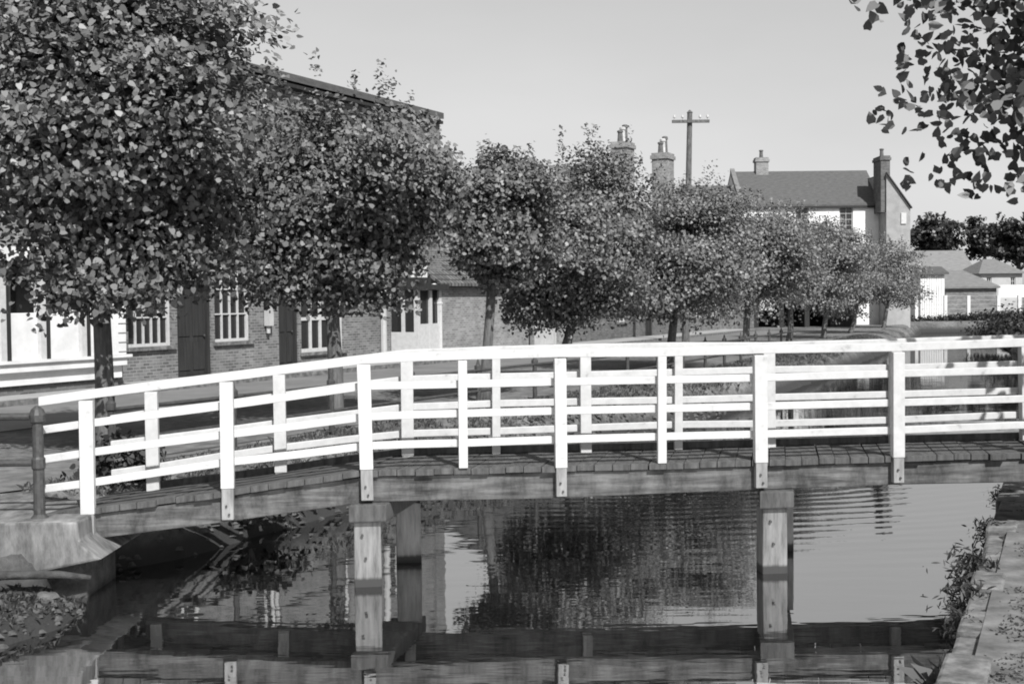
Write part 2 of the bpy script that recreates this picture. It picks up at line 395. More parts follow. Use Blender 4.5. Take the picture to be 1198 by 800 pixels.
for off in (None, OFF):
    for k, rc in enumerate(RAILS):
        b = MB(); h = .036 if k else .041
        wob = [rng.normal(0, .004) for _ in knots]
        zz = dict(zip(knots, wob))
        beam(b, knots, lambda x: rc(x) + zz[x] + h, lambda x: rc(x) + zz[x] - h, .005 if k else -.05, .05, off)
        b.build('rail', M['white'], br, bevel=.006)
    for u, vt, vb, wpx, full in POSTS:
        x = bx_(u, (vt + vb) / 2); hw = wpx / 124 / 2; b = MB()
        zt = onplane(u, vt).z - .02; zb = onplane(u, vb).z
        zt = RAILS[0](x) - .0485
        dl = rng.normal(0, .008)
        def pb(z0, z1, mi, e=0):
            c = []
            for z in (z0, z1):
                dz = dl * (z - zb)
                n0, n1 = (-.085, .0) if full else (-.06, 0)
                c += [P(x - hw - e + dz, n0 - e, z, off), P(x + hw + e + dz, n0 - e, z, off), P(x + hw + e + dz, n1, z, off), P(x - hw - e + dz, n1, z, off)]
            b.box8(c, mi)
        if full:
            pb(zb, zt, 0, .002); pb(BOT(x) - (.0 if off is None else 0) + .03, zb - .001, 1, -.004)
        else: pb(DECK(x) + .001, zt, 0)
        po_ = b.build('post', [M['white'], M['stub']], br, bevel=.005)
        if full and off is None:
            for k, zz2 in enumerate((BOT(x) + .08, BOT(x) + .16)):
                g = MB(); g.tube([P(x + .012 * (1 - 2 * k), -.098, zz2), P(x + .012 * (1 - 2 * k), -.07, zz2)], .011, 8); g.build('bolt', M['iron'], po_)
    # stringer
    sx = sorted([bx_(88)] + [k for k in knots if k > bx_(95)])
    b = MB(); beam(b, sx, lambda x: DECK(x) - .065, BOT, .01, .17, off)
    b.build('stringer', M['beam'], br, bevel=.01)
    # piles
    for u, wpx, in ((430, 31), (905, 30), (1300, 30)):
        x = bx_(u, 620); hw = wpx / 124 / 2
        zt = BOT(x) - .003
        b = MB(); c = []
        for z, e in ((-1.2, .012), (zt - .171, 0)):
            c += [P(x - hw - e, -.05, z, off), P(x + hw + e, -.05, z, off), P(x + hw + e, .17, z, off), P(x - hw - e, .17, z, off)]
        b.box8(c); pl = b.build('pile', M['pile'], br, bevel=.012)
        if off is None:
            for k, zz2 in enumerate((zt - .3, zt - .52)):
                g = MB(); g.tube([P(x - .05 + .03 * k, -.075, zz2), P(x - .05 + .03 * k, -.03, zz2)], .014, 8); g.build('bolt', M['iron'], pl)
            b = MB(); c = []
            for z in (zt - .168, zt):
                c += [P(x - hw - .05, -.11, z), P(x + hw + .05, -.11, z), P(x + hw + .05, .26, z, OFF), P(x - hw - .05, .26, z, OFF)]
            b.box8(c); b.build('pile_cap', M['deck'], br, bevel=.015)
# deck planks: across the bridge
b = MB(); x = bx_(50)
while x < XR - .1:
    wdt = .17 + rng.normal(0, .008); x1 = x + wdt - .007
    t = rng.normal(0, .004); e0 = -.035 + rng.normal(0, .012); e1 = .2 + rng.normal(0, .012)
    c = []
    for th in (-.06, 0):
        c += [P(x, e0, DECK(x) + th + t), P(x1, e0, DECK(x1) + th + t), P(x1, e1, DECK(x1) + th + t, OFF), P(x, e1, DECK(x) + th + t, OFF)]
    b.box8(c); x += wdt
b.build('deck', M['deck'], br, bevel=.004)
# toe board on the far side
b = MB(); beam(b, sx, lambda x: DECK(x) + .075, lambda x: DECK(x) + .005, .02, .09, OFF)
b.build('toe_board', M['deck'], br)

# ------------------------------------------------------------------ left abutment
ab = MB()
yA = 11.28
tops = [(-12, LZ + .02), (xat(92, 612, yA), LZ + .03)]
xa = xat(90, 612, yA); xb = xat(118, 650, yA)
ztop = LZ + .015
fr_ = [(-14, 0), (xa, 0)]
# wall with a sloped toe at the water end
zm = zat(112, 655, yA); zl0 = zat(0, 690, yA); x0_ = xat(0, 690, yA)
zfar = zl0 - (zm - zl0) / (xb - x0_) * (x0_ + 14)
pf = [(-14, max(zfar, -.5)), (x0_, zl0), (xat(45, 670, yA), zat(45, 670, yA)), (xb, zm), (xa + .01, zat(90, 634, yA)), (xa, ztop), (-14, ztop)]
n_ = len(pf)
vv = [(x, yA + .02 * (x + 4), z) for x, z in pf] + [(x, yA + 1.3, z) for x, z in pf]
ab.poly(vv, [list(range(n_)), list(range(n_, 2 * n_))[::-1]] + [[i, i + n_, (i + 1) % n_ + n_, (i + 1) % n_] for i in range(n_)])
ao = ab.build('canal_wall', M['concrete'], origin=(xa - 1, yA + .2, 0), bevel=.025)
b = MB(); b.box(-14, xb - .25, yA + .35, yA + 1.2, -.8, zm - .02); b.build('footing', M['log'], ao, origin=(xa - 1, yA + .2, 0))
tag(ao, 'streaked concrete retaining wall under the left end of the footbridge', 'wall')

# iron rail along the abutment
r0 = thing('iron_railing', 'dark two-bar iron railing on the concrete wall at the left end of the bridge', 'railing', (xat(45, 607, 11.5), 11.5, LZ))
px0 = xat(45, 540, 11.5)
for k in range(4):
    b = MB(); xx = px0 - 1.9 * k
    b.lathe((xx, 11.5, LZ - .05), [(.085, 0), (.085, .06), (.052, .1), (.05, .5), (.062, .52), (.062, .6), (.05, .62), (.048, .92), (.07, .94), (.075, 1.0), (.055, 1.05), (.02, 1.08)], 12)
    b.build('post', M['iron'], r0, smooth=False)
for v in (487, 541):
    b = MB(); z = zat(45, v, 11.5); b.tube([(px0 - 6, 11.5, z), (px0, 11.5, z)], .034, 10); b.build('rail', M['iron'], r0)

# iron railing along the far left bank
RL = np.array([(14.7, -4.65), (20, -1.75), (24, .45), (28, 2.7), (34, 5.4), (42, 8.8), (50, 12)], float)
def rl(y): return float(np.interp(y, RL[:, 0], RL[:, 1]))
r1 = thing('iron_railing', 'long dark iron railing along the tree-lined bank beyond the bridge', 'railing', (rl(14.7), 14.7, LZ))
ys = np.arange(14.7, 46, 1.85)
for y in ys:
    b = MB(); b.lathe((rl(y), y, LZ - .4), [(.06, 0), (.06, .42), (.042, .46), (.04, 1.1), (.062, 1.12), (.062, 1.2), (.03, 1.23), (.012, 1.32)], 10)
    b.build('post', M['iron'], r1)
for h in (.36, .72):
    b = MB(); b.tube([(rl(y), y, LZ + h) for y in ys], .026, 8); b.build('rail', M['iron'], r1)

# right bank: quay wall, coping, railing outside the frame that throws the shadows
b = MB(); q = [(-6 * .0 + xr(y), y) for y in np.arange(-6, 60, .62)]
nrm = Vector((.91, -.41, 0))
for i in range(len(q) - 1):
    a0, a1 = Vector((*q[i], 0)), Vector((*q[i + 1], 0)); c = []
    j = rng.normal(0, .02); lj = nrm * float(rng.normal(0, .022)); a0 = a0 + lj; a1 = a1 + lj; wv = rng.uniform(.27, .33)
    for z in (-1, RZ + .03 + j):
        c += [a0 + Vector((0, 0, z)), a0 + nrm * wv + Vector((0, 0, z)), a1 + nrm * wv + Vector((0, 0, z)) - (a1 - a0) * .012, a1 + Vector((0, 0, z)) - (a1 - a0) * .012]
    b.box8([c[0], c[1], c[2], c[3], c[4], c[5], c[6], c[7]])
qo = b.build('quay_wall', M['coping'], origin=(xr(10), 10, 0), bevel=.03)
tag(qo, 'pale stone edging along the right-hand bank above the water', 'wall')
r2 = thing('iron_railing', 'iron railing set back from the right-hand bank, shading the path', 'railing', (xr(10) + 1.5, 10, RZ))
ry = np.arange(-1, 24, 2.05)
def rrx(y): return float(xr(y)) + 1.5
for y in ry:
    b = MB(); b.tube([(rrx(y), y, RZ - .2), (rrx(y), y, RZ + 1.1)], .06, 8); b.build('post', M['iron'], r2)
for h in (.5, 1.02):
    b = MB(); b.tube([(rrx(y), y, RZ + h) for y in ry], .05, 8); b.build('rail', M['iron'], r2)

# ------------------------------------------------------------------ leaves and trees
LEAF = np.array([(0, -.42), (.3, -.46), (.43, -.12), (.3, .25), (0, .66), (-.3, .25), (-.43, -.12), (-.3, -.46)])
def leaf_mesh(name, pts, nrms, sizes, mat, shape=LEAF, parent=None):
    N = len(pts); k = len(shape)
    nrms = nrms / np.linalg.norm(nrms, axis=1, keepdims=True)
    a = rng.normal(size=(N, 3)); t = np.cross(nrms, a); t /= np.linalg.norm(t, axis=1, keepdims=True); bt = np.cross(nrms, t)
    V = pts[:, None, :] + (t[:, None, :] * shape[None, :, :1] + bt[:, None, :] * shape[None, :, 1:]) * sizes[:, None, None]
    # a little cupping
    V += nrms[:, None, :] * (np.abs(shape[None, :, :1]) * .35) * sizes[:, None, None]
    me = bpy.data.meshes.new(name)
    me.vertices.add(N * k); me.vertices.foreach_set('co', V.astype(np.float32).ravel())
    me.loops.add(N * k); me.loops.foreach_set('vertex_index', np.arange(N * k, dtype=np.int32))
    me.polygons.add(N); me.polygons.foreach_set('loop_start', np.arange(0, N * k, k, dtype=np.int32))
    me.materials.append(mat); me.update(calc_edges=True)
    o = bpy.data.objects.new(name, me); COL.objects.link(o)
    if parent: o.parent = parent
    return o

def tree(label, base, cz, rx, rz, n, leaf=.105, name='lime_tree', group=None, trunk_r=.12, ncl=110, mat=None, spray=.8, flat=.75, cx=0, cy=0, shoots=14, limbs=9, lng=1.0, lobed=True, ryf=1.0, seed=None, turn=(.15, -.4, .55)):
    """base: world point at the foot; crown centre at height cz (world) above (base + cx, cy)"""
    global rng
    rng = np.random.default_rng(seed if seed is not None else int(abs(base[0]) * 97 + base[1] * 31))
    base = Vector(base); root = thing(name, label, 'tree', base, group)
    c = np.array([cx, cy, cz - base.z])
    # clusters through the crown volume, thicker near the outside
    d = rng.normal(size=(ncl, 3)); d /= np.linalg.norm(d, axis=1, keepdims=True)
    rad = rng.uniform(.35, 1.0, ncl) ** .6
    nl = 16; ld = rng.normal(size=(nl, 3)); ld /= np.linalg.norm(ld, axis=1, keepdims=True)
    lob = ld * rng.uniform(.45, .7, (nl, 1)); lr = rng.uniform(.37, .5, nl); wh = rng.integers(0, nl, ncl)
    lump = 1 + .1 * np.sin(3.1 * d[:, 0] + base.x) * np.cos(2.7 * d[:, 2] + base.y) + rng.normal(0, .06, ncl)
    dl_ = (lob[wh] if lobed else 0) + d * ((lr[wh] if lobed else .9) * lump * rad)[:, None]  # + d * (lr[wh] * lump * rad)[:, None]
    cc = c + dl_ * np.array([rx, rx * ryf, rz])
    d = dl_ / (np.linalg.norm(dl_, axis=1, keepdims=True) + 1e-6)
    per = rng.multinomial(n, rng.dirichlet(np.full(ncl, 2.2)))
    P_, N_, S_ = [], [], []
    for i in range(ncl):
        k = per[i]
        if k < 1: continue
        out = np.array([d[i, 0], d[i, 1], 0]); out /= (np.linalg.norm(out) + 1e-6)
        tan = np.array([-out[1], out[0], 0]); up = np.array([0, 0, 1.])
        s = rx * .19 * spray
        loc = np.clip(rng.normal(size=(k, 3)), -1.9, 1.9)
        p = cc[i] + loc[:, :1] * out * s * 1.25 * lng + loc[:, 1:2] * tan * s * 1.1 / lng ** .5 + up * (loc[:, 2:] * s * .6 * flat - (np.abs(loc[:, :1]) * s * .25))
        P_.append(p); S_.append(leaf * rng.uniform(.7, 1.25, k))
        o3 = d[i] * .45 + np.array(turn)
        N_.append(o3 + rng.normal(0, .55, (k, 3)))
    for _ in range(shoots):          # young shoots that break the outline
        a = rng.uniform(0, 2 * math.pi); e = rng.uniform(.35, 1.4)
        dd = np.array([math.cos(a) * math.cos(e), math.sin(a) * math.cos(e), math.sin(e)])
        st = c + dd * np.array([rx, rx, rz]) * .85; k = 26
        tt = rng.uniform(0, 1, (k, 1)); ln = rx * rng.uniform(.22, .4)
        p = st + (dd * .55 + np.array([0, 0, .25])) * tt * ln + rng.normal(0, .05 * rx / 2, (k, 3))
        P_.append(p); S_.append(leaf * rng.uniform(.6, 1.0, k)); N_.append(dd * .5 + np.array([.2, -.35, .5]) + rng.normal(0, .6, (k, 3)))
    leaf_mesh('crown', np.concatenate(P_), np.concatenate(N_), np.concatenate(S_), mat or M['leaf'], parent=root)
    # trunk and limbs
    b = MB(); fork = c[2] - rz * .75
    ln = [(base.x + rng.normal(0, .02) + cx * t * .5, base.y + cy * t * .5, base.z - .1 + (fork + .1) * t) for t in (0, .15, .4, .7, 1)]
    b.tube(ln, [trunk_r * 1.5, trunk_r * 1.1, trunk_r, trunk_r * .92, trunk_r * .85], 10)
    top = Vector(ln[-1])
    order = np.argsort(rng.random(ncl))[:limbs + (12 if lng < 1.2 else 400)]
    for j, i in enumerate(order):
        if lng > 1.2 and j >= limbs and per[i] < 1: continue
        e = Vector(cc[i]) + base; mid = top.lerp(e, .5) + Vector((0, 0, .12 * rz))
        st = top - Vector((0, 0, .05 * j / len(order)))
        b.tube([st, mid, e], [trunk_r * (.5 if j < limbs else .25), trunk_r * .3, .012], 6, caps=False)
    b.build('trunk', M['bark'], root, smooth=True)
    return root

G = 'lime trees along the left bank'
def bank_tree(u, Y, vtop, vbot, rpx, n, label, x=None, **kw):
    vc = (vtop + vbot) / 2; p = at(u, vc, Y)
    ztop = zat(u, vtop, Y); zbot = zat(u, vbot, Y); tx = xat(x, 400, Y) if x else p.x
    return tree(label, (tx, Y, LZ), (ztop + zbot) / 2, rpx / F * Y * 1.1, (ztop - zbot) / 2 * 1.04, n, group=G, cx=p.x - tx, **kw)
bank_tree(112, 16.5, -75, 356, 168, 66000, 'nearest and largest bank tree, in front of the white shop front', x=120, leaf=.078, ncl=420, trunk_r=.12)
bank_tree(384, 20.2, 74, 356, 116, 66000, 'broad leafy tree before the tall brick building, next after the nearest', x=392, leaf=.074, ncl=340, trunk_r=.12)
bank_tree(584, 24, 174, 338, 74, 29000, 'small dark tree standing before the low tiled outbuilding', x=566, leaf=.074, ncl=190, trunk_r=.1)
bank_tree(692, 28, 156, 392, 100, 46000, 'full-crowned tree hiding the left of the two chimney stacks', x=650, leaf=.074, ncl=260, trunk_r=.11)
bank_tree(796, 34, 204, 378, 92, 38000, 'bank tree in front of the tall telegraph pole', x=783, leaf=.074, ncl=240)
bank_tree(876, 42, 244, 370, 70, 24000, 'bank tree before the low roof left of the white house', x=872, leaf=.078, ncl=180)
bank_tree(926, 50, 240, 370, 64, 20000, 'bank tree below the left chimney of the white house', x=924, leaf=.085, ncl=160)
bank_tree(972, 58, 264, 370, 54, 17000, 'bank tree under the eaves and window of the white house', x=963, leaf=.09, ncl=140)
bank_tree(1010, 66, 276, 368, 48, 14000, 'bank tree under the right corner of the white house', x=995, leaf=.095, ncl=120)
bank_tree(1044, 76, 282, 368, 42, 12000, 'farthest bank tree, beside the pale shed', x=1033, leaf=.1, ncl=110)
tree('overhanging lime tree at the right edge with large loose leaves', (8.5, 13.4, RZ), 6.05, 3.75, 3.15, 36000, leaf=.12, name='lime_tree', trunk_r=.2, ncl=330, spray=.6, flat=.42, shoots=4, lng=1.7, lobed=False, ryf=.5, seed=5, turn=(.25, -.9, .5))

# far trees behind the roofs
for u, Y, vt, vb, rp, lab in ((1094, 135, 250, 302, 30, 'round dark tree beyond the barn roof'), (1152, 140, 247, 310, 30, 'dark tree beyond the hipped bungalow roof'), (1192, 125, 252, 318, 34, 'dark tree at the far right edge behind the bungalow')):
    zt, zb = zat(u, vt, Y), zat(u, vb, Y)
    tree(lab, (xat(u, 300, Y), Y, LZ), (zt + zb) / 2, rp / F * Y, (zt - zb) / 2, 5000, leaf=.3, name='broadleaf_tree', mat=M['leaf_far'], trunk_r=.25, ncl=70, group='dark trees on the skyline', shoots=5)

# ------------------------------------------------------------------ buildings
def wall_open(b, fr, s0, s1, z0, z1, opens, n=0, depth=.22, mi=0):
    """front skin of a wall with real openings and reveals; fr(s, n, z)"""
    S = sorted({s0, s1, *[o[0] for o in opens], *[o[1] for o in opens]}); Zs = sorted({z0, z1, *[o[2] for o in opens], *[o[3] for o in opens]})
    for i in range(len(S) - 1):
        for j in range(len(Zs) - 1):
            sc, zc = (S[i] + S[i + 1]) / 2, (Zs[j] + Zs[j + 1]) / 2
            if any(o[0] < sc < o[1] and o[2] < zc < o[3] for o in opens): continue
            b.face([fr(S[i], n, Zs[j]), fr(S[i + 1], n, Zs[j]), fr(S[i + 1], n, Zs[j + 1]), fr(S[i], n, Zs[j + 1])], mi)
    for a, c, e, f in [o[:4] for o in opens]:
        m_ = n - depth
        b.face([fr(a, n, e), fr(a, n, f), fr(a, m_, f), fr(a, m_, e)], mi); b.face([fr(c, n, f), fr(c, n, e), fr(c, m_, e), fr(c, m_, f)], mi)
        b.face([fr(a, n, f), fr(c, n, f), fr(c, m_, f), fr(a, m_, f)], mi); b.face([fr(a, m_, e), fr(c, m_, e), fr(c, n, e), fr(a, n, e)], mi)
def window(root, fr, o, n=0, nv=3, nh=3, bar=.035, fw=.07, sill=True, mat=None):
    a, c, e, f = o; b = MB(); d0, d1 = n - .15, n - .07
    for q in ((a, a + fw, e, f), (c - fw, c, e, f), (a + fw + .001, c - fw - .001, f - fw, f), (a + fw + .001, c - fw - .001, e, e + fw)):
        b.box(q[0], q[1], d0, d1, q[2], q[3], fr=fr)
    for k in range(1, nv):
        x = a + fw + (c - a - 2 * fw) * k / nv; b.box(x - bar / 2, x + bar / 2, d0 + .01, d1 - .012, e + fw + .001, f - fw - .001, fr=fr)
    for k in range(1, nh):
        z = e + fw + (f - e - 2 * fw) * k / nh; b.box(a + fw + .001, c - fw - .001, d0 + .015, d1 - .018, z - bar / 2, z + bar / 2, fr=fr)
    wd = b.build('window', mat or M['white'], root)
    g = MB(); g.face([fr(a, n - .135, e), fr(c, n - .135, e), fr(c, n - .135, f), fr(a, n - .135, f)]); g.build('pane', M['glass'], wd)
    if sill:
        g = MB(); g.box(a - .08, c + .08, n - .06, n + .09, e - .09, e - .002, fr=fr); g.build('sill', M['coping'], wd)
def door(root, fr, o, n=0, mat=None, pane=True):
    a, c, e, f = o; b = MB()
    b.box(a, a + .09, n - .17, n - .04, e, f, fr=fr); b.box(c - .09, c, n - .17, n - .04, e, f, fr=fr); b.box(a + .091, c - .091, n - .17, n - .04, f - .1, f, fr=fr)
    fm = b.build('door_frame', mat or M['black'], root)
    b = MB(); b.box(a + .092, c - .092, n - .2, n - .12, e, f - .102, fr=fr)
    for k in range(2):
        w_ = (c - a - .18) / 2; x = a + .09 + k * w_
        for z0, z1 in ((e + .15, e + .85), (e + 1.0, f - .3)): b.box(x + .06, x + w_ - .06, n - .119, n - .1, z0, z1, fr=fr)
    dr = b.build('door', mat or M['black'], root)
    b = MB(); b.lathe(fr(c - .17, n - .08, e + 1.0), [(.012, -.03), (.03, -.012), (.03, .012), (.012, .03)], 8); b.build('handle', M['iron'], dr)
def shell(b, fr, s0, s1, n0, n1, z0, z1, mi=0):
    """back and ends of a building (front skin is built apart)"""
    b.face([fr(s1, n0, z0), fr(s1, n1, z0), fr(s1, n1, z1), fr(s1, n0, z1)], mi); b.face([fr(s0, n1, z0), fr(s0, n0, z0), fr(s0, n0, z1), fr(s0, n1, z1)], mi)
    b.face([fr(s1, n1, z0), fr(s0, n1, z0), fr(s0, n1, z1), fr(s1, n1, z1)], mi)
def gable_roof(b, fr, s0, s1, nf, nb, ze, zr, th=.12, over=.25, vo=.12, mi=0):
    nm = (nf + nb) / 2; sl = (zr - ze) / abs(nf - nm); sg = 1 if nf > nb else -1
    zf = ze - sl * over
    for n_e in (nf + sg * over, nb - sg * over):
        q = [(s0 - vo, n_e, zf), (s1 + vo, n_e, zf), (s1 + vo, nm, zr), (s0 - vo, nm, zr)]
        c = [fr(*p) for p in q] + [fr(p[0], p[1], p[2] + th) for p in q]
        b.box8(c, mi)
def gables(b, fr, s0, s1, nf, nb, ze, zr, mi=0):
    for s in (s0, s1): b.face([fr(s, nf, ze), fr(s, nb, ze), fr(s, (nf + nb) / 2, zr)], mi)
def chimney(root, fr, s, n, z0, z1, w_, d_, mat, pots=3, parent=None):
    b = MB(); b.box(s - w_ / 2, s + w_ / 2, n - d_ / 2, n + d_ / 2, z0, z1 - .3, fr=fr)
    b.box(s - w_ / 2 - .07, s + w_ / 2 + .07, n - d_ / 2 - .07, n + d_ / 2 + .07, z1 - .298, z1 - .12, fr=fr)
    b.box(s - w_ / 2 - .02, s + w_ / 2 + .02, n - d_ / 2 - .02, n + d_ / 2 + .02, z1 - .118, z1, fr=fr)
    ch = b.build('chimney', mat, parent or root)
    for k in range(pots):
        x = s + (k - (pots - 1) / 2) * (w_ / max(pots, 1)) * .95; h = [.55, .75, .9, .6][k % 4]
        b = MB(); b.lathe(fr(x, n, z1), [(.14, 0), (.11, h * .8), (.15, h * .82), (.15, h * .95), (.1, h)], 10)
        b.build('chimney_pot', M['pot'] if k % 2 else M['brick_dark'], ch) if parent is None else b.build('chimney_pot', M['pot'], root)

# --- tall brick building
tb = thing('brick_building', 'tall brick building with dark eaves behind the two nearest bank trees', 'building', FR(2, 0, LZ))
EZ = 8.75
so = [s_of(u) for u in (150, 205, 250, 293, 325, 350, 380, 400, 455, 487, 513)]
W1 = (so[0], so[1] - .12, 1.66, 3.05); D1 = (so[1] + .08, so[2] - .1, LZ + .11, 3.25); W2 = (so[2] + .05, so[3], 1.68, 3.75)
D2 = (so[4] + .05, so[5] - .05, LZ + .11, 3.4); W3 = (so[5] + .1, so[7] + .1, 1.25, 3.15)
ups = [(-8, -6.9, 5, 6.7), (-4.6, -3.5, 5, 6.7), (-1.2, -.1, 5, 6.7), (2.2, 3.3, 5, 6.7), (5.6, 6.7, 5, 6.7), (9, 10.1, 5, 6.7)]
b = MB(); wall_open(b, FR, -14, so[10], LZ - .2, EZ, [W1, D1, W2, D2, W3] + ups); shell(b, FR, -14, so[10], 0, -9, LZ - .2, EZ)
gables(b, FR, -14, so[10], 0, -9, EZ, EZ + .7)
b.box(so[10] - .55, so[10] + .05, .003, .12, LZ - .2, EZ - .05, fr=FR)
b.build('wall', M['brick'], tb)
b = MB(); gable_roof(b, FR, -14, so[10], 0, -9, EZ + .05, EZ + .75, .2, .3, .02); rf = b.build('roof', M['slate'], tb)
b = MB(); b.box(-14.1, so[10] + .03, .02, .27, EZ - .16, EZ - .06, fr=FR); b.build('gutter', M['black'], tb)
window(tb, FR, W1, nv=5, nh=2); window(tb, FR, W2, nv=4, nh=3); window(tb, FR, W3, nv=4, nh=2, fw=.1, bar=.09)
for o in ups: window(tb, FR, o, nv=2, nh=4)
door(tb, FR, D1); door(tb, FR, D2)
b = MB(); b.tube([FR(s_of(311), .09, LZ + 1.1), FR(s_of(311), .09, EZ - .3)], .055, 8); b.box(s_of(311) - .1, s_of(311) + .1, .03, .2, 2.05, 3.75, fr=FR); b.build('drainpipe', M['pale'], tb)
b = MB(); b.tube([FR(s_of(446), .09, LZ + .12), FR(s_of(446), .09, EZ - .3)], .1, 8); b.build('drainpipe', M['pale'], tb)
# porch (glazed lobby) at the far end
b = MB(); ps, pe = s_of(457), s_of(486)
for s in (ps, (ps + pe) / 2, pe - .16): b.box(s, s + .16, .86, 1.0, LZ + .115, 3.02, fr=FR)
b.box(ps + .001, pe - .001, .9, .98, LZ + .115, 1.95, fr=FR); b.box(pe - .1, pe, .02, .858, LZ + .115, 3.02, fr=FR); b.box(ps, ps + .1, .02, .858, LZ + .115, 1.7, fr=FR); b.box(ps, ps + .1, .4, .52, 1.701, 3.02, fr=FR)
po = b.build('porch', M['white'], tb)
b = MB(); b.box(ps - .15, pe + .15, .02, 1.2, 3.03, 3.2, fr=FR); b.box(ps + .2, pe - .5, .02, .9, 3.2, 3.42, fr=FR); b.build('canopy', M['black'], po)
b = MB(); b.box(ps + .17, pe - .17, .92, .94, 1.96, 3.01, fr=FR); b.box(ps + .04, ps + .06, .03, .84, 1.71, 3.01, fr=FR); b.build('pane', M['glass'], po)

# hanging sign
p = at(486, 316, 41.0); sg = thing('hanging_sign', 'small white sign board hung above the glazed porch', 'sign', p)
b = MB(); hw, hh = 14 / F * 41, 10.8 / F * 41
def SF(s, n, z): return p + Vector((.96, .28, 0)) * s + Vector((.28, -.96, 0)) * n + Vector((0, 0, z))
b.box(-hw, hw, -.03, .03, -hh, hh, fr=SF); bd = b.build('board', M['white'], sg, bevel=.01)
b = MB()
for k, (a, c, z) in enumerate(((-.2, -.02, .12), (.03, .22, .12), (-.27, -.1, 0), (-.06, .12, 0), (.16, .28, 0), (-.16, .18, -.13))): b.box(a, c, .031, .034, z - .025, z + .025, fr=SF)
b.build('lettering', M['tile_grey'], sg)
b = MB(); b.tube([SF(-hw - .35, 0, hh + .05), SF(hw, 0, hh + .05)], .025, 6); b.tube([SF(-hw - .33, 0, hh + .05), SF(-hw - .33, 0, -1.6)], .03, 6)
b.build('bracket', M['iron'], sg)

# pump-like dark column with globe head and its two flanking posts
p = at(508, 341, 41.5); p.z = LZ + .1
gl = thing('globe_column', 'slim dark pump-like column with white globe beside the porch', 'lamp', p)
zc = zat(508, 341, 41.5)
b = MB(); b.lathe((p.x, p.y, zc), [(.05, -.28), (.13, -.2), (.17, -.08), (.18, .05), (.15, .17), (.08, .24), (.02, .26)], 16); b.build('globe', M['globe'], gl, smooth=True)
b = MB(); b.lathe(p, [(.16, 0), (.16, .1), (.1, .2), (.075, .5), (.07, zc - p.z - .4), (.1, zc - p.z - .36), (.07, zc - p.z - .27)], 12); b.build('post', M['brick_dark'], gl)
for u, lab in ((496.5, 'white gatepost left of the globe-topped column'), (513.5, 'white gatepost right of the globe-topped column')):
    q = at(u, 356, 41.2); g = MB(); z = q.z
    g.box(q.x - .1, q.x + .1, q.y - .1, q.y + .1, LZ, z); g.box(q.x - .12, q.x + .12, q.y - .12, q.y + .12, z + .001, z + .07)
    tag(g.build('gatepost', M['white'], origin=(q.x, q.y, LZ), bevel=.01), lab, 'post', 'white gateposts by the globe lamp')

# --- white shop front at the left edge
ws = thing('shop_front', 'white painted shop front with glazed bay at the left edge', 'building', FR(s_of(40), 1, LZ))
a, c = s_of(-60), s_of(113)
b = MB(); n1 = .9
s1 = s_of(64)
b.box(a, c, .02, n1, 1.32, 1.56, fr=FR)
b.box(s1 + .1, c, .02, n1 - .02, 1.561, 3.55, fr=FR)                 # boarded right-hand wall
b.box(a, s1 + .099, .1, n1 - .1, 1.561, 2.52, fr=FR)                 # boarded lower panels
wl = b.build('wall', M['white_wall'], ws, bevel=.01)
b = MB()
for k in range(9): z = 1.62 + k * .21; b.box(c - .25, c + .012, n1 - .3, n1 - .005, z, z + .012, fr=FR)
jb = b.build('board_joints', M['tile_grey'], ws); jb['kind'] = 'stuff'
for k, s in enumerate([s_of(u) for u in (-30, 17, 65)]):
    b = MB(); b.box(s - .14, s, n1 - .18, n1 + .01, 1.561, 3.55, fr=FR); b.build('post', M['white'], ws)
    b = MB(); b.box(s + .001, s + .12, n1 - .16, n1 + .002, 1.561, 3.55, fr=FR); b.build('post_dark_strip', M['black'], ws)  # black strip along the right side of each white post
b = MB(); b.box(a + .05, s1 + .05, .3, .34, 2.521, 3.54, fr=FR); b.build('pane', M['glass'], ws)
b = MB(); b.box(a, c + .1, n1 + .001, n1 + .06, 1.5, 1.561, fr=FR); b.build('sill', M['white_wall'], ws)
b = MB(); b.box(a, c - .05, .02, n1 - .12, LZ + .3, 1.318, fr=FR); b.build('plinth', M['white_wall'], ws)
b = MB(); b.box(a, c - .1, .02, n1 - .2, LZ, LZ + .298, fr=FR); b.build('base_course', M['brick_dark'], ws)
b = MB(); b.box(a, c + .15, .02, n1 + .25, 3.56, 3.85, fr=FR); b.build('fascia', M['white_wall'], ws)

# --- low tiled outbuilding
lo = thing('outbuilding', 'low brick outbuilding with pantiled roof between tall building and chimneyed house', 'building', FR(16, .4, LZ))
l0, l1 = s_of(497), s_of(655); nf = .45
DL = (s_of(606), s_of(612), LZ, 2.3); DW = (s_of(613), s_of(640), LZ, 2.55)
b = MB(); wall_open(b, FR, l0, l1, LZ - .2, 3.3, [DL, DW], n=nf); shell(b, FR, l0, l1, nf, -4.5, LZ - .2, 3.3); gables(b, FR, l0, l1, nf, -4.5, 3.3, 5.0); b.build('wall', M['brick_pale'], lo)
b = MB(); gable_roof(b, FR, l0, l1, nf, -4.5, 3.35, 5.05, .1, .28, .15); b.build('roof', M['pantile'], lo)
b = MB(); b.box(l0 - .15, l1 + .1, nf + .1, nf + .26, 3.13, 3.25, fr=FR); b.build('gutter', M['black'], lo)
b = MB(); b.box(DL[0], DL[1], nf - .2, nf - .15, LZ, 2.3, fr=FR); b.build('door', M['black'], lo)
door(lo, FR, DW, n=nf, mat=M['pale'])
b = MB(); b.tube([FR(l1 - .2, nf + .1, LZ), FR(l1 - .2, nf + .1, 3.15)], .09, 8); b.build('drainpipe', M['iron'], lo)

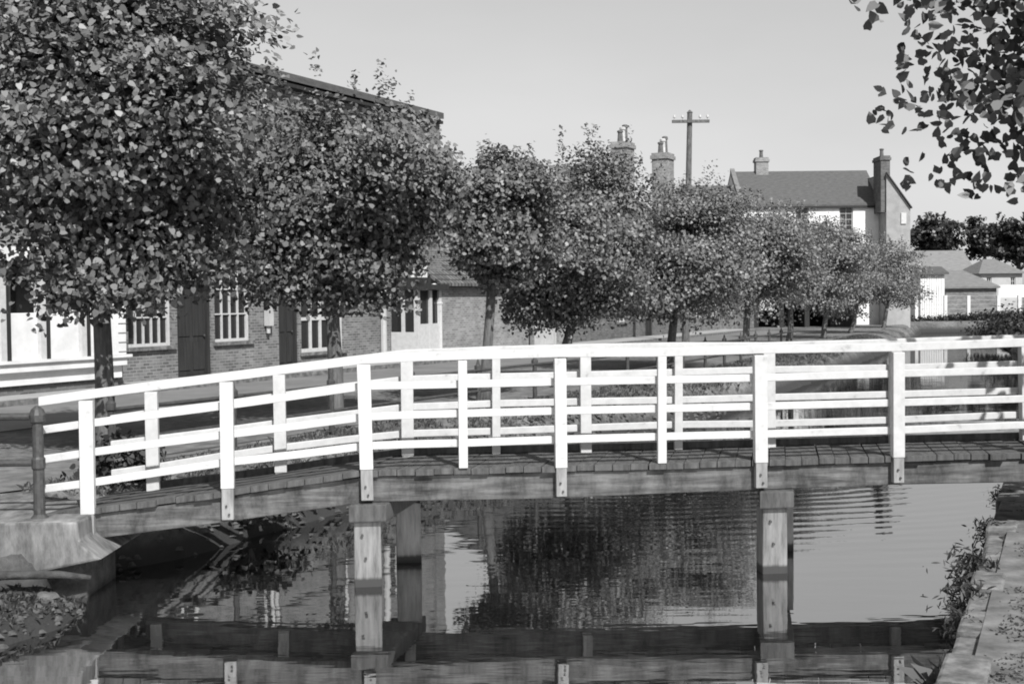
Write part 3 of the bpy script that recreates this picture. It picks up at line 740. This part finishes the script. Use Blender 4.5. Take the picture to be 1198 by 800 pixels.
# --- chimneyed brick house behind the middle trees
ch = thing('brick_house', 'brick house with two big chimney stacks behind the middle bank trees', 'house', FR(27, 0, LZ))
c0, c1 = s_of(660), s_of(790) + 1
wins = [(c0 + 2, c0 + 3.1, 1.6, 3.3), (c0 + 6, c0 + 7.1, 1.6, 3.3), (c0 + 2, c0 + 3.1, 4.3, 5.7), (c0 + 6, c0 + 7.1, 4.3, 5.7), (c0 + 9.6, c0 + 10.7, 4.3, 5.7)]
dd = (c0 + 9.7, c0 + 10.7, LZ + .11, 3.0)
b = MB(); wall_open(b, FR, c0, c1, LZ - .2, 6.2, wins + [dd]); shell(b, FR, c0, c1, 0, -7, LZ - .2, 6.2); gables(b, FR, c0, c1, 0, -7, 6.2, 8.5); b.build('wall', M['brick_dark'], ch)
b = MB(); gable_roof(b, FR, c0, c1, 0, -7, 6.2, 8.4); crf = b.build('roof', M['tile_grey'], ch)
for o in wins: window(ch, FR, o, nv=2, nh=4)
door(ch, FR, dd)
def WF(s, n, z): return Vector((s, -n, z))      # square to the camera axis: s = x, n = towards the viewer
for u, vt, vb, hwp, pots in ((728.5, 167, 215, 15.5, 3), (775.5, 180, 225, 15, 3)):
    Yc = 62 if u < 750 else 64
    pc = at(u, vt, Yc); zz_ = zat(u, vb, Yc)
    chimney(ch, FR, (Vector((pc.x, pc.y, 0)) - P0).dot(FD), (Vector((pc.x, pc.y, 0)) - P0).dot(FN), zz_ - 1.2, pc.z, 2 * hwp / F * Yc * .8, .8, M['brick_pale'], pots)

# --- terrace between the chimneyed house and the white house
tr = thing('cottage_row', 'low brick cottage row with white sash windows behind farther bank trees', 'house', FR(40, 0, LZ))
t0, t1 = c1 + .3, c1 + 14
wins = [(t0 + 2 + 3 * k, t0 + 3.2 + 3 * k, 1.6, 3.2) for k in range(4)]
b = MB(); wall_open(b, FR, t0, t1, LZ - .2, 4.2, wins); shell(b, FR, t0, t1, 0, -6, LZ - .2, 4.2); gables(b, FR, t0, t1, 0, -6, 4.2, 6.2); b.build('wall', M['brick'], tr)
b = MB(); gable_roof(b, FR, t0, t1, 0, -6, 4.2, 6.2); b.build('roof', M['tile_grey'], tr)
for o in wins: window(tr, FR, o, nv=2, nh=2)

# --- black shed form standing in for the shade under the far trees
cs = thing('shade_shed', 'black open shed standing in for tree shade below the white house, with white notice', 'shed', (16, 80, LZ))
xa_, xb_ = xat(880, 370, 80), xat(1000, 370, 80)
b = MB(); wall_open(b, WF, xa_, xb_, LZ - .1, 3.0, [(xa_ + .4 + 1.6 * k, xa_ + 1.7 + 1.6 * k, LZ - .05, 2.5) for k in range(3)], n=-80, depth=1.5); shell(b, WF, xa_, xb_, -80, -83.5, LZ - .1, 3.0); b.build('wall', M['black'], cs)
b = MB(); b.box(xa_ - .2, xb_ + .2, -83.8, -79.7, 3.0, 3.15, fr=WF); b.build('roof', M['slate'], cs)
b = MB(); q0, q1 = at(889, 363, 79.9), at(906, 348, 79.9); b.box(q0.x, q1.x, -79.95, -79.9, q0.z, q1.z, fr=WF); b.build('notice_board', M['white'], cs)

# --- white house
wh = thing('white_house', 'white rendered house with dark slate roof and end chimneys above the far trees', 'house', (20, 86, LZ))
Yh = 85
hx0, hx1 = xat(866, 240, Yh), xat(1031, 240, Yh)
ze = zat(1000, 238.5, Yh); Yr = 88.6; zr = zat(1010, 201.5, Yr)
w0, w1 = at(982, 272, Yh), at(998, 241.5, Yh)
hw_ = [(w0.x, w1.x, w0.z, w1.z), (xat(930, 250, Yh), xat(946, 250, Yh), w0.z, w1.z), (w0.x, w1.x, 2, 4.2), (xat(930, 250, Yh), xat(946, 250, Yh), 2, 4.2)]
b = MB(); wall_open(b, WF, hx0, hx1, LZ - .2, ze, hw_, n=-Yh); shell(b, WF, hx0, hx1, -Yh, -(2 * Yr - Yh), LZ - .2, ze); gables(b, WF, hx0, hx1, -Yh, -(2 * Yr - Yh), ze, zr); b.build('wall', M['white_wall'], wh)
b = MB(); gable_roof(b, WF, hx0, hx1, -Yh, -(2 * Yr - Yh), ze, zr, .12, .2, .02); hrf = b.build('roof', M['slate'], wh)
for o in hw_: window(wh, WF, o, n=-Yh, nv=2, nh=4, mat=M['pale'])
b = MB(); b.box(hx0, hx1, -Yh + .05, -Yh + .2, ze - .28, ze - .14, fr=WF); b.build('gutter', M['black'], wh)
# parapet between the two roofs
b = MB(); nb_ = -(2 * Yr - Yh)
b.box8([WF(hx0 - .05, -Yh + .3, ze - .3), WF(hx0 + .25, -Yh + .3, ze - .3), WF(hx0 + .25, -Yr, zr), WF(hx0 - .05, -Yr, zr), WF(hx0 - .05, -Yh + .3, ze + .1), WF(hx0 + .25, -Yh + .3, ze + .1), WF(hx0 + .25, -Yr, zr + .35), WF(hx0 - .05, -Yr, zr + .35)])
b.build('parapet', M['tile_grey'], wh)
pc = at(890.5, 185, Yr); chimney(wh, WF, pc.x, -Yr, zr - .5, pc.z, .85, .8, M['brick_pale'], 1)
# side wing with single-pitch roof and tall end stack
wx0, wx1 = xat(1037, 240, 83.3), xat(1065, 240, 83.3)
zh, zl = zat(1040, 203, 83.3), zat(1065, 243, 83.3)
b = MB(); b.box8([WF(wx0, -83.3, LZ - .2), WF(wx1, -83.3, LZ - .2), WF(wx1, -91, LZ - .2), WF(wx0, -91, LZ - .2), WF(wx0, -83.3, zh), WF(wx1, -83.3, zl), WF(wx1, -91, zl), WF(wx0, -91, zh)])
wg = b.build('side_wing', worn('grey_render', .2, .3, (1, 1, 1), 1.5, .9, .3), wh)
b = MB(); b.box8([WF(wx0, -83.1, zh + .003), WF(wx1 + .08, -83.1, zl - .05), WF(wx1 + .08, -91.1, zl - .05), WF(wx0, -91.1, zh + .003), WF(wx0, -83.1, zh + .08), WF(wx1 + .08, -83.1, zl + .02), WF(wx1 + .08, -91.1, zl + .02), WF(wx0, -91.1, zh + .08)])
b.build('roof', M['slate'], wg)
q0, q1 = at(1054, 262, 83.3), at(1060, 249, 83.3); b = MB(); b.box(q0.x, q1.x, -83.3, -83.22, q0.z, q1.z, fr=WF); b.build('window', M['white'], wg)
pc = at(1038, 183, 83.9); chimney(wh, WF, pc.x - .25, -84.3, zh - 2.5, pc.z, .6, 1.7, M['brick_dark'], 1)
# cottage with the lower roof on its left
ct = thing('cottage', 'lower slate-roofed cottage joined to the left of the white house', 'house', (12, 86, LZ))
cx0, cx1 = xat(800, 240, Yh), hx0 - .06; zr2 = zat(850, 219, Yr); ze2 = ze - 1
b = MB(); b.face([WF(cx0, -Yh - .1, LZ - .2), WF(cx1, -Yh - .1, LZ - .2), WF(cx1, -Yh - .1, ze2), WF(cx0, -Yh - .1, ze2)]); shell(b, WF, cx0, cx1, -Yh - .1, nb_, LZ - .2, ze2); gables(b, WF, cx0, cx1, -Yh - .1, nb_, ze2, zr2); b.build('wall', M['pale'], ct)
b = MB(); gable_roof(b, WF, cx0, cx1, -Yh - .1, nb_, ze2, zr2, .12, .2, 0); b.build('roof', M['slate'], ct)

# --- far right: pale shed, barn, lean-to, bungalow, fence
def box_building(name, label, cat, u0, u1, vb, ve, vr, Yf, dep, wall, roof, hip=False, wins=()):
    x0, x1 = xat(u0, ve, Yf), xat(u1, ve, Yf); um = (u0 + u1) / 2
    zee = zat(um, ve, Yf); zrr = zat(um, vr, Yf + dep / 2)
    t = thing(name, label, cat, ((x0 + x1) / 2, Yf, LZ)); n0, nb = -Yf, -(Yf + dep)
    b = MB(); wl_ = [(xat(a, 330, Yf), xat(c, 330, Yf), zat(a, d_, Yf), zat(a, e_, Yf)) for a, c, d_, e_ in wins]
    wall_open(b, WF, x0, x1, LZ - .2, zee, wl_, n=n0); shell(b, WF, x0, x1, n0, nb, LZ - .2, zee)
    if not hip: gables(b, WF, x0, x1, n0, nb, zee, zrr)
    b.build('wall', wall, t)
    for o in wl_: window(t, WF, o, n=n0, nv=2, nh=2)
    b = MB()
    if hip:
        hx = min((x1 - x0) * .35, dep / 2); o = .35; nm = (n0 + nb) / 2
        e = [(x0 - o, n0 + o, zee), (x1 + o, n0 + o, zee), (x1 + o, nb - o, zee), (x0 - o, nb - o, zee)]
        r_ = [(x0 + hx, nm, zrr), (x1 - hx, nm, zrr)]
        V = [WF(*p) for p in e + r_]
        b.poly(V, [(0, 1, 5, 4), (1, 2, 5), (2, 3, 4, 5), (3, 0, 4), (3, 2, 1, 0)])
    else: gable_roof(b, WF, x0, x1, n0, nb, zee, zrr, .15, .3, .25)
    b.build('roof', roof, t)
    return t, x0, x1
box_building('barn', 'long barn with pale grey roof behind the white shed', 'barn', 1068, 1139, 365, 319, 295, 118, 7, M['pale'], M['slate_pale'])
t, x0, x1 = box_building('bungalow', 'bungalow with hipped roof at the far right behind the fence', 'house', 1148, 1196, 365, 320, 303, 112, 6, M['pale'], M['tile_grey'], True, [(1154, 1160, 334, 324), (1182, 1188, 334, 324)])
t, sx0, sx1 = box_building('shed', 'small whitewashed boarded shed on the far bank', 'shed', 1077, 1105, 367, 320, 314, 100, 3, M['white_wall'], M['slate'])
b = MB()
for k in range(9): x = sx0 + .12 + k * (sx1 - sx0 - .2) / 9; b.box(x, x + .02, -99.998, -99.97, LZ, zat(1090, 321, 100), fr=WF)
b.build('cover_strips', M['pale'], t)
# lean-to
lt = thing('lean_to', 'low dark-roofed lean-to just right of the white shed', 'shed', (36, 102, LZ))
x0, x1 = xat(1106, 340, 102), xat(1166, 340, 102); ze_ = zat(1130, 336, 102); zt_ = zat(1130, 318, 105)
b = MB(); b.box(x0, x1, -105, -102, LZ - .2, ze_, fr=WF); b.build('wall', M['brick'], lt)
b = MB(); b.box8([WF(x0 - .2, -101.7, ze_ - .1), WF(x1 + .2, -101.7, ze_ - .1), WF(x1 - 1.6, -105.2, zt_), WF(x0 - .2, -105.2, zt_), WF(x0 - .2, -101.7, ze_ + .05), WF(x1 + .2, -101.7, ze_ + .05), WF(x1 - 1.6, -105.2, zt_ + .15), WF(x0 - .2, -105.2, zt_ + .15)])
b.build('roof', M['tile_grey'], lt)
# white boarding
q0, q1 = at(1168, 348, 104), at(1215, 333, 104); b = MB(); b.box(q0.x, q1.x, -104.1, -104, q0.z, q1.z, fr=WF)
for x in (q0.x + .05, (q0.x + q1.x) / 2, q1.x - .15): b.box(x, x + .1, -104.2, -104.101, LZ - .1, q1.z, fr=WF)
tag(b.build('hoarding', M['white_wall'], origin=(q0.x, 104, LZ)), 'white boarding in front of the bungalow at the far right', 'fence')
# wire fence with concrete posts
wf = thing('wire_fence', 'wire fence on pale posts along the far bank', 'fence', (36, 97, LZ))
for u in (1072, 1106, 1133, 1168, 1192.5, 1218):
    q = at(u, 345.5, 97); b = MB(); b.box(q.x - .12, q.x + .12, -97.1, -96.9, LZ - .1, q.z, fr=WF); b.build('post', M['post_pale'], wf)
b = MB(); qa, qb = at(1072, 346, 97), at(1218, 345, 97)
for k in range(6): z = LZ + .2 + (qa.z - LZ - .25) * k / 5; b.box(qa.x, qb.x, -96.96, -96.94, z, z + .02, fr=WF)
b.build('wire', M['pale'], wf)

# telegraph pole
tpY = 55; p = at(804, 300, tpY)
tp = thing('telegraph_pole', 'tall telegraph pole with crossarm between chimneyed house and white house', 'pole', (p.x, p.y, LZ))
top = at(807, 132, tpY)
b = MB(); b.tube([(p.x - .1, p.y, LZ - .3), top], [.17, .11], 10); b.lathe((top.x, top.y, top.z), [(.14, 0), (.02, .12)], 8); b.build('pole', M['bark'], tp)
b = MB(); q = at(807.5, 142.5, tpY); b.box(q.x - .8, q.x + .8, -tpY + .1, -tpY + .22, q.z - .07, q.z + .05, fr=WF); b.build('crossarm', M['bark'], tp)
for dx in (-.7, -.35, .4, .72):
    b = MB(); b.lathe((q.x + dx, tpY - .16, q.z + .05), [(.02, 0), (.02, .08), (.06, .1), (.055, .16), (.03, .22)], 8); b.build('insulator', M['pot'], tp)

# ------------------------------------------------------------------ plants and ground cover
def blades(pts, hgt, lean, n_each, name, mat, width=.012, parent=None):
    V, Fc = [], []
    for p in pts:
        for _ in range(n_each):
            a = random.uniform(0, 6.283); h = hgt * random.uniform(.5, 1.2); l = lean * random.uniform(.3, 1.3) * h
            o = Vector((p[0] + random.gauss(0, .05), p[1] + random.gauss(0, .05), p[2] - .02)); d = Vector((math.cos(a), math.sin(a), 0)); s = Vector((-d.y, d.x, 0)) * width * random.uniform(.6, 1.5)
            q = [o - s, o + s, o + d * l * .4 + Vector((0, 0, h * .65)) + s * .8, o + d * l + Vector((0, 0, h * (1 - .25 * lean))), o + d * l * .4 + Vector((0, 0, h * .65)) - s * .8]
            k = len(V); V += [tuple(x) for x in q]; Fc.append(list(range(k, k + 5)))
    me = bpy.data.meshes.new(name); me.from_pydata(V, [], Fc); me.materials.append(mat)
    o = bpy.data.objects.new(name, me); COL.objects.link(o)
    if parent: o.parent = parent
    return o
# rough grass on the left bank slope and on the far bank
pts = []
while len(pts) < 2600:
    y = random.uniform(13.2, 62); dl = random.uniform(.2, 1.5); x = float(xl(y)) - dl / .88
    pts.append((x, y, float(height(x, y))))
tag(blades(pts, .11, .7, 9, 'bank_grass', M['grass'], .009), 'rough grass on the left bank below the iron railing', 'grass', kind='stuff')
pts = []
while len(pts) < 900:
    y = random.uniform(6.2, 17); dr = abs(random.gauss(0, .9)) + .3; x = float(xr(y)) + dr / .91
    if vnoise(np.array([x]), np.array([y]), .7, 5)[0] < .5: continue
    pts.append((x, y, RZ + .02))
tag(blades(pts, .045, .9, 8, 'path_grass', M['grass'], .008), 'short patchy grass on the right-hand bank path', 'grass', kind='stuff')
pts = []
while len(pts) < 380:
    x = random.uniform(-5.6, -3.6); y = random.uniform(9.4, 11.2)
    z = float(height(x, y))
    if z > .05: pts.append((x, y, z))
tag(blades(pts, .07, .8, 6, 'mud_bank_weeds', M['weed'], .009), 'low weeds over the mud below the concrete wall', 'weeds', kind='stuff')

# weeds hanging over the right edging
def weed(y, size, label, n=320, up=.3):
    x = float(xr(y)); base = (x + .05, y, RZ - .02)
    t = np.abs(rng.normal(0, .5, (n, 1)))
    p = np.concatenate([-.28 * size * t[:, :1] + rng.normal(0, .07 * size, (n, 1)), rng.normal(0, .3 * size, (n, 1)), up * size * rng.uniform(-1.0, .6, (n, 1)) - .12 * size * t], 1)
    root = thing('weed_clump', label, 'plant', base, 'weeds hanging over the stone edging')
    shp = np.array([(0, -.9), (.2, -.3), (.22, .2), (0, 1.1), (-.22, .2), (-.2, -.3)])
    leaf_mesh('leaves', p, rng.normal(size=(n, 3)) + np.array([-.4, -.3, .4]), size * .06 * rng.uniform(.6, 1.4, n), M['weed'], shp, root)
    b = MB()
    for k in range(7):
        e = p[k * 9]; b.tube([base, (base[0] + e[0] * .5, base[1] + e[1] * .5, base[2] + .1 * size), (base[0] + e[0], base[1] + e[1], base[2] + e[2])], .006, 5)
    b.build('stems', M['weed'], root)
weed(9.35, .4, 'small nearest tuft overhanging the right edging')
weed(10.1, .6, 'dark weed clump overhanging the edging next beyond the nearest tuft')
weed(11.2, .75, 'large dark weed clump halfway along the right edging', 480)
weed(13.0, .55, 'dark weed clump overhanging the edging close below the bridge')
weed(15.2, .45, 'farthest weed clump on the right edging under the bridge rail')
# pale grass tuft by the water at lower right
y = 8.3; bx0 = (float(xr(y)) - .03, y, .05)
tf = blades([bx0] * 1, .3, .8, 60, 'grass_tuft', M['grass'], .01); tag(tf, 'pale grass tuft growing at the foot of the right edging', 'grass')

# shrub beneath the bridge on the left bank, hedge on the far bank, bush by the right bend
def shrub(name, label, base, rx, ry, rz, n, leaf, mat, ncl=40):
    root = thing(name, label, 'shrub', base)
    d = rng.normal(size=(ncl, 3)); d /= np.linalg.norm(d, axis=1, keepdims=True); d[:, 2] = np.abs(d[:, 2])
    cc = d * rng.uniform(.5, 1, (ncl, 1)) * np.array([rx, ry, rz]); w_ = rng.integers(0, ncl, n)
    p = cc[w_] + rng.normal(0, .16, (n, 3)) * np.array([rx, ry, rz]); p[:, 2] = np.abs(p[:, 2])
    leaf_mesh('foliage', p, d[w_] + rng.normal(0, .6, (n, 3)), leaf * rng.uniform(.6, 1.3, n), mat, parent=root)
    b = MB()
    for k in range(6): e = cc[k]; b.tube([Vector(base) - Vector((0, 0, .1)), Vector(base) + Vector(e) * .5, Vector(base) + Vector(e)], [.04 * rz, .02 * rz, .005], 5, caps=False)
    b.build('stems', M['bark'], root)
xx = -4.2; shrub('shrub', 'dark leafy shrub behind the left end of the bridge by the railing', (-4.35, 14.1, float(height(-4.35, 14.1))), .45, .45, .55, 900, .07, M['weed'])
xx = -3.5; shrub('shrub', 'straggling shrub on the left bank seen under the bridge', (-3.05, 14.6, float(height(-3.05, 14.6))), .7, .5, .45, 900, .07, M['weed'])
shrub('bush', 'dense dark bush at the bend of the right bank', (25.6, 63, .4), 2.6, 3, 1.5, 6000, .14, M['weed'], 80)
hx = xat(1130, 370, 94)
shrub('hedge', 'low dark hedge along the far bank below the wire fence', (38, 94.6, LZ), 9, .6, .6, 7000, .12, M['leaf_far'], 160)

# clods and pebbles on the bank
def clods(n, name, label, region, smin, smax, mat):
    b = MB()
    for _ in range(n):
        x, y = region(); z = float(height(x, y))
        if z < -.03: continue
        r = random.uniform(smin, smax) * random.uniform(.6, 1); V = []
        for dx, dy, dz in ((1, 0, 0), (.4, .9, .1), (-.7, .7, 0), (-1, -.2, .1), (-.3, -.95, 0), (.7, -.7, .1), (.3, .2, .75), (-.3, -.2, .7)):
            V.append((x + dx * r * random.uniform(.7, 1.3), y + dy * r * random.uniform(.7, 1.3), z + (dz * random.uniform(.7, 1.3) - .15) * r))
        b.poly(V, [(0, 1, 6), (1, 2, 6), (2, 7, 6), (2, 3, 7), (3, 4, 7), (4, 5, 7), (5, 6, 7), (5, 0, 6)])
    return tag(b.build(name, mat, uv=False), label, 'stones', kind='stuff')
M['clod'] = worn('clod', .02, .11, (1, 1, 1), 9, .95, .8, uv=False)
def reg_a(): return random.uniform(-5.8, -3.5), random.uniform(9.3, 11.15)
clods(1300, 'mud_clods', 'lumpy clods and pebbles on the mud bank', reg_a, .012, .055, M['clod'])
def reg_b():
    y = random.uniform(12.2, 30) ; return float(xl(y)) + .05 - abs(random.gauss(0, .4)), y
clods(1300, 'bank_rubble', 'rubble and clods along the foot of the left bank', reg_b, .02, .09, M['clod'])

# rubble stones and a rotten log at the foot of the abutment
def stone(label, c, s, seed):
    g = np.random.default_rng(seed); b = MB(); n = 7
    prof_ = [(.0, -.5), (.75, -.4), (1, 0), (.8, .4), (.3, .62)]
    b.lathe(c, [(max(r, .02) * s, z * s * .7) for r, z in prof_], n)
    b.v = [tuple(Vector(c) + (Vector(v) - Vector(c)) * float(g.uniform(.75, 1.2))) for v in b.v]
    o = b.build('rubble_stone', M['rubble'], origin=c, bevel=.01); tag(o, label, 'stone', 'rubble stones on the mud bank')
def gz(x, y): return float(height(x, y))
stone('pale rubble stone nearest the left edge of the mud', (-4.62, 10.7, gz(-4.62, 10.7) + .02), .09, 3)
stone('broad flat stone on the mud under the bridge end', (-4.1, 11.05, gz(-4.1, 11.05) + .02), .11, 4)
stone('small pale stone beside the rotten log', (-4.32, 10.35, gz(-4.32, 10.35) + .03), .1, 5)
stone('white stone on the shaded bank beneath the stringer', (xat(297, 640, 14.3), 14.3, gz(xat(297, 640, 14.3), 14.3) + .04), .1, 6)
b = MB(); lz = gz(-4.5, 10.9)
b.tube([(-5.3, 10.75, .3), (-4.9, 10.8, .36), (-4.4, 10.95, .36), (-4.0, 11.1, .33), (-3.75, 11.2, .28)], [.03, .036, .04, .036, .02], 8)
b.tube([(-4.55, 10.9, .4), (-4.5, 10.88, .55), (-4.43, 10.88, .62)], [.022, .018, .01], 6)
lg = b.build('rotten_log', M['log'], origin=(-4.5, 10.9, .3), smooth=True); tag(lg, 'rotten log lying at the foot of the concrete wall', 'log')

# ------------------------------------------------------------------ light
SUN_AZ = Vector((.36, -.933, 0)); ELEV = R(44)
sd = bpy.data.lights.new('sun', 'SUN'); so_ = bpy.data.objects.new('sun', sd); COL.objects.link(so_)
sd.energy = 5; sd.angle = R(.5); sd.color = (1, .995, .985)
dirv = Vector((SUN_AZ.x * math.cos(ELEV), SUN_AZ.y * math.cos(ELEV), math.sin(ELEV)))
so_.rotation_euler = (-dirv).to_track_quat('-Z', 'Y').to_euler(); so_.location = (10, -20, 30)
wd = bpy.data.worlds.new('World'); scn.world = wd; wd.use_nodes = True
nt = wd.node_tree; bg = nt.nodes['Background']
sk = nt.nodes.new('ShaderNodeTexSky'); sk.sky_type = 'NISHITA'; sk.sun_disc = False
sk.sun_elevation = ELEV; sk.sun_rotation = math.atan2(SUN_AZ.x, SUN_AZ.y); sk.air_density = 1.0; sk.dust_density = 1.4
bw = nt.nodes.new('ShaderNodeRGBToBW')          # the photograph is black and white
pw = node(nt, 'ShaderNodeMath', operation='POWER'); pw.inputs[1].default_value = .55     # hazy, evenly bright sky
mu = node(nt, 'ShaderNodeMath', operation='MULTIPLY'); mu.inputs[1].default_value = 2.12
nt.links.new(sk.outputs[0], bw.inputs[0]); nt.links.new(bw.outputs[0], pw.inputs[0]); nt.links.new(pw.outputs[0], mu.inputs[0])
tcw = nt.nodes.new('ShaderNodeTexCoord'); mpw = node(nt, 'ShaderNodeMapping'); mpw.inputs['Scale'].default_value = (2, 2, 6); nt.links.new(tcw.outputs['Generated'], mpw.inputs['Vector'])
nw = node(nt, 'ShaderNodeTexNoise', Scale=1.6, Detail=5); nt.links.new(mpw.outputs[0], nw.inputs['Vector'])
mw = node(nt, 'ShaderNodeMapRange'); nt.links.new(nw.outputs['Fac'], mw.inputs['Value']); mw.inputs['To Min'].default_value = .9; mw.inputs['To Max'].default_value = 1.1
m4 = node(nt, 'ShaderNodeMath', operation='MULTIPLY'); nt.links.new(mu.outputs[0], m4.inputs[0]); nt.links.new(mw.outputs[0], m4.inputs[1])
nt.links.new(m4.outputs[0], bg.inputs['Color'])
bg.inputs['Strength'].default_value = .1
vs = scn.view_settings; vs.view_transform = 'Standard'; vs.look = 'None'; vs.exposure = 0.5; vs.gamma = 1; vs.use_curve_mapping = False
